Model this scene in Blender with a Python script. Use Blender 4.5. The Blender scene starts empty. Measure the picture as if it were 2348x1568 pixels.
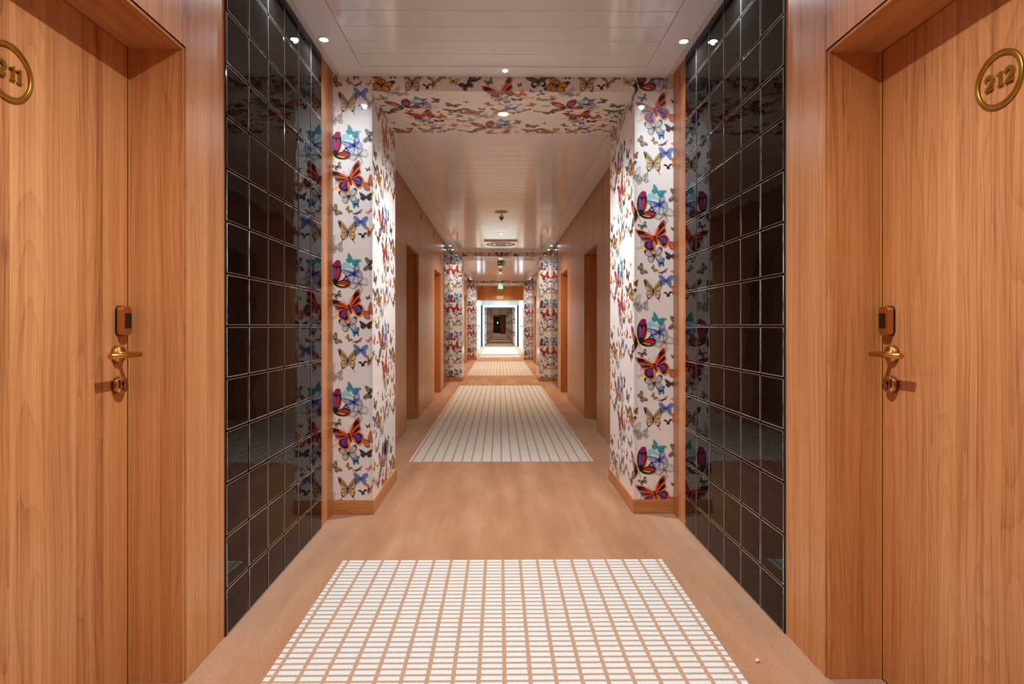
import bpy, bmesh, math, random
from mathutils import Vector, Matrix
from mathutils.geometry import tessellate_polygon
random.seed(7)
S = bpy.context.scene
C = S.collection
PI = math.pi

# ------------------------------------------------------------------ camera
FPX, W, H = 1347.0, 2348.0, 1568.0
cam_d = bpy.data.cameras.new('camera')
cam_d.sensor_width = 36.0
cam_d.lens = 36.0 * FPX / W
cam_d.shift_x = 14.5 / W
cam_d.shift_y = -37.0 / W
cam_d.clip_start = 0.02
cam_d.clip_end = 300
cam = bpy.data.objects.new('camera', cam_d)
C.objects.link(cam)
cam.location = (-0.0275, 0.0, 1.181)
cam.rotation_euler = (PI / 2, 0, -14.5 / FPX)
S.camera = cam

# ------------------------------------------------------------------ world, exposure
wd = bpy.data.worlds.new('world')
S.world = wd
wd.use_nodes = True
wd.node_tree.nodes['Background'].inputs[0].default_value = (0.9, 0.93, 1.0, 1)
wd.node_tree.nodes['Background'].inputs[1].default_value = 0.1
S.view_settings.view_transform = 'Standard'
S.view_settings.look = 'None'
S.view_settings.gamma = 1
S.view_settings.use_curve_mapping = False
S.view_settings.exposure = 1.08
try:
    S.cycles.use_denoising = True
    S.cycles.use_adaptive_sampling = True
    S.cycles.adaptive_threshold = 0.015
    S.cycles.denoiser = 'OPENIMAGEDENOISE'
    S.cycles.max_bounces = 8
    S.cycles.diffuse_bounces = 5
    S.cycles.glossy_bounces = 4
    S.cycles.sample_clamp_indirect = 4.0
    S.cycles.caustics_reflective = False
    S.cycles.caustics_refractive = False
except Exception:
    pass

# lamp powers (W) and colours, all in one place
P_SIDE, C_SIDE = 14.0, (0.84, 0.93, 1.0)
P_BEAM, C_BEAM = 88.0, (0.98, 0.99, 1.0)
P_NEAR, C_NEAR = 106.0, (0.98, 0.985, 1.0)
P_MID, C_MID = 86.0, (1.0, 0.83, 0.62)
P_LOBBY, C_LOBBY = 48.0, (0.74, 0.93, 1.0)
P_FAR, C_FAR = 85.0, (1.0, 0.86, 0.70)

# ------------------------------------------------------------------ dimensions (x across, y along the corridor, z up)
XW = 1.0705      # wall face
XP = 0.826       # inner face of the pillars
XD = 1.2485      # door face
HD = 2.107       # door opening height
HC = 2.769       # ceiling
HB = 2.745       # lowered ceiling frame
HS = 2.658       # beam soffit
P1, P2, P3 = (3.697, 4.51), (12.5, 13.31), (20.3, 21.1)
Y0, YH, YL, YE = -5.1, 23.1, 33.8, 84.0
FARP = [36.4, 46.0, 55.6, 65.6, 75.6]

# ------------------------------------------------------------------ materials
def lin(r, g, b):
    f = lambda c: (c / 255 / 12.92) if c / 255 <= 0.04045 else ((c / 255 + 0.055) / 1.055) ** 2.4
    return (f(r), f(g), f(b), 1.0)

def mat(name, col=(0.5, 0.5, 0.5, 1), rough=0.5, metal=0.0, coat=0.0, coat_rough=0.05, emit=None, es=0.0, spec=0.5):
    m = bpy.data.materials.new(name)
    m.use_nodes = True
    b = m.node_tree.nodes['Principled BSDF']
    b.inputs['Base Color'].default_value = col
    b.inputs['Roughness'].default_value = rough
    b.inputs['Metallic'].default_value = metal
    b.inputs['Coat Weight'].default_value = coat
    b.inputs['Coat Roughness'].default_value = coat_rough
    b.inputs['Specular IOR Level'].default_value = spec
    if emit:
        b.inputs['Emission Color'].default_value = (*emit, 1)
        b.inputs['Emission Strength'].default_value = es
    return m

class NT:
    """small helper for building node trees"""
    def __init__(s, m):
        s.t = m.node_tree; s.n = s.t.nodes; s.l = s.t.links; s.b = s.n['Principled BSDF']
    def new(s, k, **kw):
        n = s.n.new(k)
        for a, v in kw.items():
            setattr(n, a, v)
        return n
    def set(s, sock, v):
        if isinstance(v, bpy.types.NodeSocket):
            s.l.new(v, sock)
        else:
            sock.default_value = v
    def math(s, op, a, b=0.0, c=None, clamp=False):
        n = s.new('ShaderNodeMath', operation=op); n.use_clamp = clamp
        s.set(n.inputs[0], a); s.set(n.inputs[1], b)
        if c is not None: s.set(n.inputs[2], c)
        return n.outputs[0]
    def comb(s, x, y, z):
        n = s.new('ShaderNodeCombineXYZ')
        for i, v in enumerate((x, y, z)): s.set(n.inputs[i], v)
        return n.outputs[0]
    def noise(s, vec, scale, detail=2.0, rough=0.5, dist=0.0):
        n = s.new('ShaderNodeTexNoise')
        s.l.new(vec, n.inputs['Vector'])
        n.inputs['Scale'].default_value = scale
        n.inputs['Detail'].default_value = detail
        n.inputs['Roughness'].default_value = rough
        n.inputs['Distortion'].default_value = dist
        return n.outputs['Fac']
    def ramp(s, fac, stops):
        n = s.new('ShaderNodeValToRGB')
        s.l.new(fac, n.inputs[0])
        e = n.color_ramp.elements
        while len(e) < len(stops): e.new(0.5)
        for i, (p, c) in enumerate(stops):
            e[i].position = p
            e[i].color = c if len(c) == 4 else (*c, 1)
        return n.outputs[0]
    def mix(s, fac, a, b, mode='MIX'):
        n = s.new('ShaderNodeMix', data_type='RGBA', blend_type=mode)
        s.set(n.inputs[0], fac); s.set(n.inputs[6], a); s.set(n.inputs[7], b)
        return n.outputs[2]
    def xyz(s):
        g = s.new('ShaderNodeNewGeometry')
        p = s.new('ShaderNodeSeparateXYZ')
        s.l.new(g.outputs['Position'], p.inputs[0])
        return p.outputs[0], p.outputs[1], p.outputs[2]
    def bump(s, h, strength, dist=0.001):
        n = s.new('ShaderNodeBump')
        n.inputs['Strength'].default_value = strength
        n.inputs['Distance'].default_value = dist
        s.l.new(h, n.inputs['Height'])
        s.l.new(n.outputs[0], s.b.inputs['Normal'])

def wood(name, dark, mid, light, horizontal=False, fine=0.0, rough=0.34, stave=0.115):
    """walnut laminate: staves of different tone, straight grain and cathedral figure"""
    m = mat(name, rough=rough, coat=0.0, spec=0.45)
    t = NT(m)
    x, y, z = t.xyz()
    if horizontal:
        a, l = z, t.math('ADD', x, y)
    else:
        g = t.new('ShaderNodeNewGeometry'); sn = t.new('ShaderNodeSeparateXYZ'); t.l.new(g.outputs['True Normal'], sn.inputs[0])
        flat = t.math('GREATER_THAN', t.math('ABSOLUTE', sn.outputs[2]), 0.7)
        inv = t.math('SUBTRACT', 1.0, flat)
        a = t.math('MULTIPLY_ADD', y, inv, x)
        l = t.math('ADD', t.math('MULTIPLY', z, inv), t.math('MULTIPLY', y, flat))
    st = t.math('FLOOR', t.math('DIVIDE', a, stave))
    wn = t.new('ShaderNodeTexWhiteNoise', noise_dimensions='1D')
    t.l.new(st, wn.inputs['W'])
    tone = wn.outputs['Value']
    off = t.math('MULTIPLY', tone, 37.0)
    # slow wobble of the grain
    wob = t.noise(t.comb(t.math('MULTIPLY', a, 6.0), off, t.math('MULTIPLY', l, 1.3)), 1.0, 3.0)
    a2 = t.math('ADD', a, t.math('MULTIPLY', wob, 0.05))
    fib = t.noise(t.comb(t.math('MULTIPLY', a2, 260.0), off, t.math('MULTIPLY', l, 2.2)), 1.0, 3.0, 0.65)
    band = t.noise(t.comb(t.math('MULTIPLY', a2, 34.0), off, t.math('MULTIPLY', l, 0.35)), 1.0, 3.0, 0.62)
    broad = t.noise(t.comb(t.math('MULTIPLY', a2, 9.0), off, t.math('MULTIPLY', l, 0.9)), 1.0, 2.0, 0.5)
    # cathedral figure, only in some staves, with lines of uneven weight
    cath = t.noise(t.comb(t.math('MULTIPLY', a, 7.0), off, t.math('MULTIPLY', l, 0.75)), 1.0, 1.2, 0.35)
    rings = t.math('FRACT', t.math('MULTIPLY', t.math('ADD', cath, t.math('MULTIPLY', fib, 0.004)), 22.0))
    ringl = t.math('POWER', rings, 3.0)
    wn2 = t.new('ShaderNodeTexWhiteNoise', noise_dimensions='1D'); t.l.new(t.math('ADD', st, 0.37), wn2.inputs['W'])
    has = t.math('MULTIPLY', t.math('GREATER_THAN', wn2.outputs['Value'], 0.5), t.math('MULTIPLY_ADD', broad, 1.6, -0.25, clamp=True))
    knot = t.noise(t.comb(t.math('MULTIPLY', a, 9.0), off, t.math('MULTIPLY', l, 3.4)), 1.0, 2.0)
    kn = t.math('MULTIPLY', t.math('SUBTRACT', knot, 0.70, clamp=True), 3.5, clamp=True)
    v = t.math('MULTIPLY_ADD', fib, 0.46, t.math('MULTIPLY', band, 0.42))
    v = t.math('MULTIPLY_ADD', broad, 0.16, v)
    v = t.math('SUBTRACT', v, t.math('MULTIPLY', t.math('MULTIPLY', ringl, has), 0.12 * (1 - fine)))
    v = t.math('SUBTRACT', v, t.math('MULTIPLY', kn, 0.22))
    v = t.math('ADD', v, t.math('MULTIPLY', t.math('SUBTRACT', tone, 0.5), 0.09))
    col = t.ramp(v, [(0.31, dark), (0.48, mid), (0.68, light)])
    t.l.new(col, t.b.inputs['Base Color'])
    t.bump(fib, 0.12, 0.0006)
    return m

WD = dict(dark=lin(128, 74, 40), mid=lin(184, 121, 72), light=lin(210, 152, 98))
M = {}
M['wood'] = wood('walnut_laminate', **WD)
M['veneer'] = wood('walnut_veneer_fine', fine=0.75, rough=0.36, stave=0.19, dark=lin(138, 92, 60), mid=lin(184, 132, 92), light=lin(208, 158, 118))
M['pale'] = wood('cool_lit_veneer', fine=0.9, rough=0.4, stave=0.15, dark=lin(140, 140, 134), mid=lin(176, 176, 168), light=lin(200, 200, 192))  # greyed veneer for the lobby header: cool light painted into its colour
M['woodh'] = wood('walnut_baseboard', horizontal=True, **WD)
M['brass'] = mat('brushed_brass', lin(208, 156, 84), 0.32, 1.0)
M['strip'] = mat('gold_edge_strip', lin(212, 158, 84), 0.4, 0.35)
M['gold'] = mat('satin_gold', lin(190, 145, 60), 0.3, 1.0)
M['copper'] = mat('rose_gold_lock', lin(206, 160, 116), 0.16, 1.0)
M['black'] = mat('black_plastic', lin(14, 13, 13), 0.25)
M['dark'] = mat('dark_gap', lin(30, 20, 14), 0.8)
M['blackdoor'] = mat('dark_glass_door', lin(16, 18, 20), 0.15)
M['lacquer'] = mat('white_lacquer', lin(241, 247, 253), 0.28, coat=0.0)
M['whitewall'] = mat('white_wall', lin(226, 228, 228), 0.5)
M['whiteframe'] = mat('white_frame', lin(232, 236, 238), 0.3)
M['ring'] = mat('lamp_trim', lin(225, 225, 222), 0.25)
M['green'] = mat('sign_green', lin(20, 92, 52), 0.35)
M['signwhite'] = mat('sign_white', lin(232, 238, 230), 0.4)
M['redpanel'] = mat('brick_red_panel', lin(140, 52, 30), 0.3)
M['grille'] = mat('perforated_grille', lin(150, 118, 96), 0.5)
M['shade'] = mat('detector_plastic', lin(160, 118, 88), 0.4)
M['paper'] = mat('crumpled_paper', lin(225, 215, 215), 0.6)
M['lit'] = mat('sign_lit', (0.1, 0.5, 0.2, 1), 0.4, emit=(0.25, 0.9, 0.45), es=0.8)

def glowmat(name, col, s):
    return mat(name, (0.9, 0.9, 0.9, 1), 0.4, emit=col, es=s)
M['glow_side'] = glowmat('lamp_cool', C_SIDE, 90)
M['glow_beam'] = glowmat('lamp_neutral', C_BEAM, 60)
M['glow_mid'] = glowmat('lamp_warm', C_MID, 60)
M['glow_lobby'] = glowmat('lamp_lobby', C_LOBBY, 3)
M['glow_dot'] = glowmat('lamp_small', (1.0, 0.72, 0.5), 2.0)

# slats: lacquer that undulates a little and mirrors at grazing angles
m = mat('slat_lacquer', lin(240, 246, 253), 0.10, spec=0.5)
t = NT(m); x, y, z = t.xyz()
n1 = t.noise(t.comb(t.math('MULTIPLY', x, 3.0), t.math('MULTIPLY', y, 0.8), 0.0), 1.0, 2.0)
t.bump(n1, 0.35, 0.004)
M['slat'] = m

# black glazed tile
m = mat('black_glazed_tile', lin(12, 10, 9), 0.012, spec=0.3)
m.node_tree.nodes['Principled BSDF'].inputs['IOR'].default_value = 1.36
t = NT(m); x, y, z = t.xyz()
n1 = t.noise(t.comb(x, t.math('MULTIPLY', y, 1.0), z), 9.0, 1.5)
n2 = t.noise(t.comb(x, y, z), 40.0, 1.0)
t.bump(t.math('MULTIPLY_ADD', n2, 0.02, n1), 0.3, 0.003)
M['tile'] = m
M['tileedge'] = mat('polished_glass_edge', (0.72, 0.74, 0.72, 1), 0.06, 0.9)
M['tilebed'] = mat('tile_joint', lin(8, 8, 8), 0.4)

# carpet
m = mat('tan_carpet', rough=0.95, spec=0.1)
t = NT(m); x, y, z = t.xyz()
v3 = t.comb(x, y, 0.0)
big = t.noise(t.comb(x, t.math('MULTIPLY', y, 0.35), 0.0), 3.2, 4.0, 0.6)
streak = t.noise(t.comb(t.math('MULTIPLY', x, 7.0), t.math('MULTIPLY', y, 0.7), 0.0), 1.0, 3.0, 0.6)
pile = t.noise(v3, 300.0, 3.0, 0.75)
col = t.ramp(t.math('MULTIPLY_ADD', streak, 0.5, t.math('MULTIPLY', big, 0.5)), [(0.36, lin(156, 109, 75)), (0.5, lin(172, 124, 87)), (0.62, lin(184, 139, 104))])
edge = t.math('ABSOLUTE', x)
dirt = t.math('MULTIPLY', t.math('SUBTRACT', edge, 0.72, clamp=True), 1.3, clamp=True)
dirt = t.math('MULTIPLY', dirt, t.noise(v3, 5.0, 4.0))
col = t.mix(dirt, col, lin(178, 154, 140))
pile2 = t.noise(v3, 120.0, 3.0, 0.8)
pv = t.ramp(t.math('MULTIPLY_ADD', pile, 0.55, t.math('MULTIPLY', pile2, 0.45)), [(0.34, (0.60, 0.55, 0.50)), (0.50, (0.97, 0.97, 0.97)), (0.66, (1.26, 1.27, 1.28))])
col = t.mix(1.0, col, pv, 'MULTIPLY')
t.l.new(col, t.b.inputs['Base Color'])
t.b.inputs['Sheen Weight'].default_value = 0.15
t.bump(pile, 0.8, 0.003)
M['carpet'] = m

# rug: white dashes between taupe lines
m = mat('dashed_rug', rough=0.95, spec=0.1)
t = NT(m)
tc = t.new('ShaderNodeTexCoord'); sp = t.new('ShaderNodeSeparateXYZ')
t.l.new(tc.outputs['Object'], sp.inputs[0])
x, y = sp.outputs[0], sp.outputs[1]
v3 = t.comb(x, y, 0.0)
j1 = t.math('MULTIPLY', t.math('SUBTRACT', t.noise(v3, 55.0, 3.0, 0.7), 0.5), 0.0075)
j2 = t.math('MULTIPLY', t.math('SUBTRACT', t.noise(t.comb(y, x, 3.0), 110.0, 3.0, 0.75), 0.5), 0.0075)
fx = t.math('FRACT', t.math('DIVIDE', t.math('ADD', x, j1), 0.0861))
fy = t.math('FRACT', t.math('DIVIDE', t.math('ADD', y, j2), 0.0350))
cx = t.math('LESS_THAN', t.math('ABSOLUTE', t.math('SUBTRACT', fx, 0.5)), 0.415)
cy = t.math('LESS_THAN', t.math('ABSOLUTE', t.math('SUBTRACT', fy, 0.5)), 0.335)
pile = t.noise(v3, 380.0, 2.0, 0.7)
white = t.ramp(pile, [(0.3, lin(190, 192, 188)), (0.7, lin(219, 223, 220))])
taupe = t.ramp(pile, [(0.3, lin(148, 118, 94)), (0.7, lin(196, 162, 134))])
t.l.new(t.mix(t.math('MULTIPLY', cx, cy), taupe, white), t.b.inputs['Base Color'])
t.bump(t.math('MULTIPLY_ADD', t.math('MULTIPLY', cx, cy), 1.2, pile), 0.6, 0.002)
M['rug'] = m

# wallpaper: printed colours come with the faces
m = mat('butterfly_wallpaper', rough=0.38, spec=0.4, coat=0.35, coat_rough=0.06)
t = NT(m)
at = t.new('ShaderNodeAttribute'); at.attribute_name = 'print'
t.l.new(at.outputs['Color'], t.b.inputs['Base Color'])
M['paperprint'] = m

# clear acrylic corner guard
m = bpy.data.materials.new('clear_acrylic'); m.use_nodes = True
nt = m.node_tree; nt.nodes.clear()
o_ = nt.nodes.new('ShaderNodeOutputMaterial'); mx = nt.nodes.new('ShaderNodeMixShader')
tr = nt.nodes.new('ShaderNodeBsdfTransparent'); gl = nt.nodes.new('ShaderNodeBsdfGlossy')
tr.inputs[0].default_value = (0.992, 0.994, 0.992, 1); gl.inputs['Roughness'].default_value = 0.05
mx.inputs[0].default_value = 0.025
nt.links.new(tr.outputs[0], mx.inputs[1]); nt.links.new(gl.outputs[0], mx.inputs[2]); nt.links.new(mx.outputs[0], o_.inputs[0])
M['acrylic'] = m

# ------------------------------------------------------------------ mesh helpers
class MB:
    """collects faces in several materials and links them as ONE object"""
    def __init__(s): s.v = []; s.f = []; s.m = []; s.mats = []; s.smooth = []
    def mi(s, m):
        if m not in s.mats: s.mats.append(m)
        return s.mats.index(m)
    def face(s, pts, m, smooth=False):
        i = len(s.v); s.v += [tuple(p) for p in pts]; s.f.append(tuple(range(i, i + len(pts)))); s.m.append(s.mi(m)); s.smooth.append(smooth)
    def box(s, a, b, m, skip=''):
        x0, y0, z0 = (min(a[i], b[i]) for i in range(3)); x1, y1, z1 = (max(a[i], b[i]) for i in range(3))
        i = len(s.v); k = s.mi(m)
        s.v += [(x0, y0, z0), (x1, y0, z0), (x1, y1, z0), (x0, y1, z0), (x0, y0, z1), (x1, y0, z1), (x1, y1, z1), (x0, y1, z1)]
        for f in ((0, 3, 2, 1), (4, 5, 6, 7), (0, 1, 5, 4), (1, 2, 6, 5), (2, 3, 7, 6), (3, 0, 4, 7)):
            s.f.append(tuple(i + q for q in f)); s.m.append(k); s.smooth.append(False)
    def lathe(s, prof, o, axis, m, n=32, cap=False):
        """profile of (radius, distance along axis) swept round axis from o"""
        ax = Vector(axis).normalized(); u = ax.orthogonal().normalized(); w = ax.cross(u); o = Vector(o); k = s.mi(m); base = len(s.v)
        for r, d in prof:
            for q in range(n):
                a = 2 * PI * q / n
                s.v.append(tuple(o + ax * d + (u * math.cos(a) + w * math.sin(a)) * r))
        for j in range(len(prof) - 1):
            for q in range(n):
                a, b = base + j * n + q, base + j * n + (q + 1) % n
                s.f.append((a, b, b + n, a + n)); s.m.append(k); s.smooth.append(True)
        if cap:
            s.f.append(tuple(base + (len(prof) - 1) * n + q for q in range(n))); s.m.append(k); s.smooth.append(False)
            s.f.append(tuple(base + q for q in reversed(range(n)))); s.m.append(k); s.smooth.append(False)
    def prism(s, poly, o, ux, uy, un, d, m):
        """extruded outline: poly in (a,b) along ux, uy from o, thickness d along un"""
        o, ux, uy, un = Vector(o), Vector(ux), Vector(uy), Vector(un)
        n = len(poly); top = [o + ux * a + uy * b + un * d for a, b in poly]; bot = [o + ux * a + uy * b for a, b in poly]
        k = s.mi(m); i = len(s.v); s.v += [tuple(p) for p in top] + [tuple(p) for p in bot]
        for tri in tessellate_polygon([[Vector((a, b, 0)) for a, b in poly]]):
            s.f.append(tuple(i + q for q in tri)); s.m.append(k); s.smooth.append(False)
            s.f.append(tuple(i + n + q for q in reversed(tri))); s.m.append(k); s.smooth.append(False)
        for q in range(n):
            s.f.append((i + q, i + (q + 1) % n, i + n + (q + 1) % n, i + n + q)); s.m.append(k); s.smooth.append(False)
    def build(s, name, parent=None, bevel=0.0, fix=True):
        me = bpy.data.meshes.new(name); me.from_pydata(s.v, [], s.f)
        for m_ in s.mats: me.materials.append(m_)
        me.polygons.foreach_set('material_index', s.m)
        me.polygons.foreach_set('use_smooth', s.smooth)
        if fix:
            bm = bmesh.new(); bm.from_mesh(me); bmesh.ops.recalc_face_normals(bm, faces=bm.faces); bm.to_mesh(me); bm.free()
        me.update()
        o = bpy.data.objects.new(name, me); C.objects.link(o)
        if parent:
            o.parent = parent
            o.matrix_parent_inverse = Matrix.Translation(parent.location).inverted() if False else Matrix()
        if bevel:
            b = o.modifiers.new('edge', 'BEVEL'); b.width = bevel; b.segments = 3; b.limit_method = 'ANGLE'
        return o

def tag(o, label=None, cat=None, group=None, kind=None):
    if label: o['label'] = label
    if cat: o['category'] = cat
    if group: o['group'] = group
    if kind: o['kind'] = kind
    return o

def empty(name, loc=(0, 0, 0)):
    o = bpy.data.objects.new(name, None); o.empty_display_size = 0.1; o.location = loc; C.objects.link(o); return o

def copy_tree(o, parent=None, loc=None):
    c = o.copy(); C.objects.link(c)
    if parent: c.parent = parent
    if loc: c.location = loc
    for ch in [q for q in bpy.data.objects if q.parent == o]: copy_tree(ch, c)
    return c

# ------------------------------------------------------------------ butterfly print
def smooth(p, n=4):
    out = []; k = len(p)
    for i in range(k):
        a, b, c, d = p[i - 1], p[i], p[(i + 1) % k], p[(i + 2) % k]
        for j in range(n):
            t_ = j / n
            out.append(tuple(0.5 * ((2 * b[q]) + (-a[q] + c[q]) * t_ + (2 * a[q] - 5 * b[q] + 4 * c[q] - d[q]) * t_ ** 2 + (-a[q] + 3 * b[q] - 3 * c[q] + d[q]) * t_ ** 3) for q in (0, 1)))
    return out
def inset(p, s, dx=0, dy=0):
    cx = sum(a for a, b in p) / len(p); cy = sum(b for a, b in p) / len(p)
    return [(cx + (a - cx) * s + dx, cy + (b - cy) * s + dy) for a, b in p]
def oval(x, y, rx, ry=None, rot=0, n=8):
    ry = ry or rx; c, s_ = math.cos(rot), math.sin(rot)
    return [(x + rx * math.cos(a) * c - ry * math.sin(a) * s_, y + rx * math.cos(a) * s_ + ry * math.sin(a) * c) for a in (2 * PI * k / n for k in range(n))]
def ribbon(pts, w0, w1=None):
    w1 = w0 if w1 is None else w1; L, R = [], []
    for i, p in enumerate(pts):
        a = pts[max(i - 1, 0)]; b = pts[min(i + 1, len(pts) - 1)]
        dx, dy = b[0] - a[0], b[1] - a[1]; d = math.hypot(dx, dy) or 1; w = (w0 + (w1 - w0) * i / max(1, len(pts) - 1)) / 2
        L.append((p[0] - dy / d * w, p[1] + dx / d * w)); R.append((p[0] + dy / d * w, p[1] - dx / d * w))
    return L + R[::-1]
def loopstroke(p, w):
    q = p + [p[0]]
    return [ribbon([q[i], q[i + 1]], w) for i in range(len(q) - 1)]

FW = {
 'angular': [(.03, .03), (.14, .28), (.42, .60), (.78, .86), (1.0, .92), (.98, .66), (.86, .42), (.84, .14), (.5, .0), (.2, -.06)],
 'round':   [(.03, .03), (.18, .32), (.5, .66), (.82, .78), (1.0, .66), (.96, .36), (.76, .08), (.4, -.04), (.15, -.06)],
 'swallow': [(.03, .05), (.16, .38), (.45, .84), (.74, 1.08), (.95, 1.0), (.86, .62), (.72, .26), (.6, .0), (.25, -.1)],
 'long':    [(.03, .03), (.25, .25), (.6, .42), (1.0, .5), (1.04, .4), (.85, .16), (.5, -.02), (.15, -.06)],
 'steep':   [(.03, .05), (.06, .42), (.2, .82), (.42, 1.1), (.68, 1.12), (.78, .9), (.7, .55), (.5, .2), (.25, -.02)],
 'bird':    [(.03, .05), (.2, .4), (.4, .62), (.72, .66), (1.0, .42), (.78, .4), (.52, .28), (.2, -.02)],
}
HW = {
 'angular': [(.03, .0), (.3, .02), (.66, .02), (.84, -.2), (.8, -.48), (.6, -.72), (.36, -.78), (.2, -.6), (.06, -.25)],
 'round':   [(.03, .0), (.35, -.03), (.68, -.06), (.78, -.32), (.66, -.58), (.42, -.68), (.2, -.5), (.06, -.2)],
 'swallow': [(.03, .0), (.34, -.04), (.6, -.08), (.66, -.36), (.6, -.6), (.52, -.78), (.4, -.8), (.22, -.62), (.08, -.3)],
 'long':    [(.03, .0), (.3, .0), (.52, -.12), (.5, -.36), (.3, -.42), (.12, -.26)],
 'steep':   [(.03, .0), (.35, .02), (.72, .02), (.98, -.12), (.98, -.34), (.74, -.46), (.42, -.4), (.16, -.24)],
 'bird':    [(.03, .0), (.25, .0), (.34, -.2), (.22, -.5), (.1, -.3)],
}
BLACK, INK = lin(22, 16, 15), lin(52, 40, 38)
PRINT_GREY = lin(176, 168, 160)
class Fly:
    def __init__(s, wings='round', rot=0.0, squash=1.0, hs=1.0):
        s.l = []; s.rot = rot; s.squash = squash
        s.fw = smooth(FW[wings], 3); s.hw = smooth([(a * hs, b * hs) for a, b in HW[wings]], 3)
    def add(s, poly, c, both=True, det=1):
        s.l.append((poly, c, det))
        if both: s.l.append(([(-a, b) for a, b in reversed(poly)], c, det))
    def base(s, c1, c2=None, edge=None, w=.9, w2=.86):
        s.add(s.hw, edge or c2 or c1, det=0); s.add(s.fw, edge or c1, det=0)
        if edge: s.add(inset(s.hw, w2), c2 or c1, det=0); s.add(inset(s.fw, w), c1, det=0)
    def body(s, c=BLACK, w=.07, l=.42, ant=True):
        s.add([(0, .22), (w, .1), (w * .9, -.1), (w * .5, -l), (0, -l - .05), (-w * .5, -l), (-w * .9, -.1), (-w, .1)], c, both=False)
        if ant:
            s.add(ribbon([(.02, .2), (.14, .42), (.22, .62)], .012, .022), INK)
    def veins(s, c, w=.02, hind=True):
        for k in (3, 6, 9, 12, 15, 18, 21):
            if k < len(s.fw): s.add(ribbon([(.06, .05), s.fw[k]], w * .6, w), c)
        if hind:
            for k in (7, 10, 13, 16, 19):
                if k < len(s.hw): s.add(ribbon([(.05, -.04), s.hw[k]], w * .6, w), c)
    def dots(s, c, which='hw', r=.04, sc=.88, step=2, lo=6, hi=20):
        p = inset(s.fw if which == 'fw' else s.hw, sc)
        for k in range(lo, min(hi, len(p)), step): s.add(oval(p[k][0], p[k][1], r, n=6), c)

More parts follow.
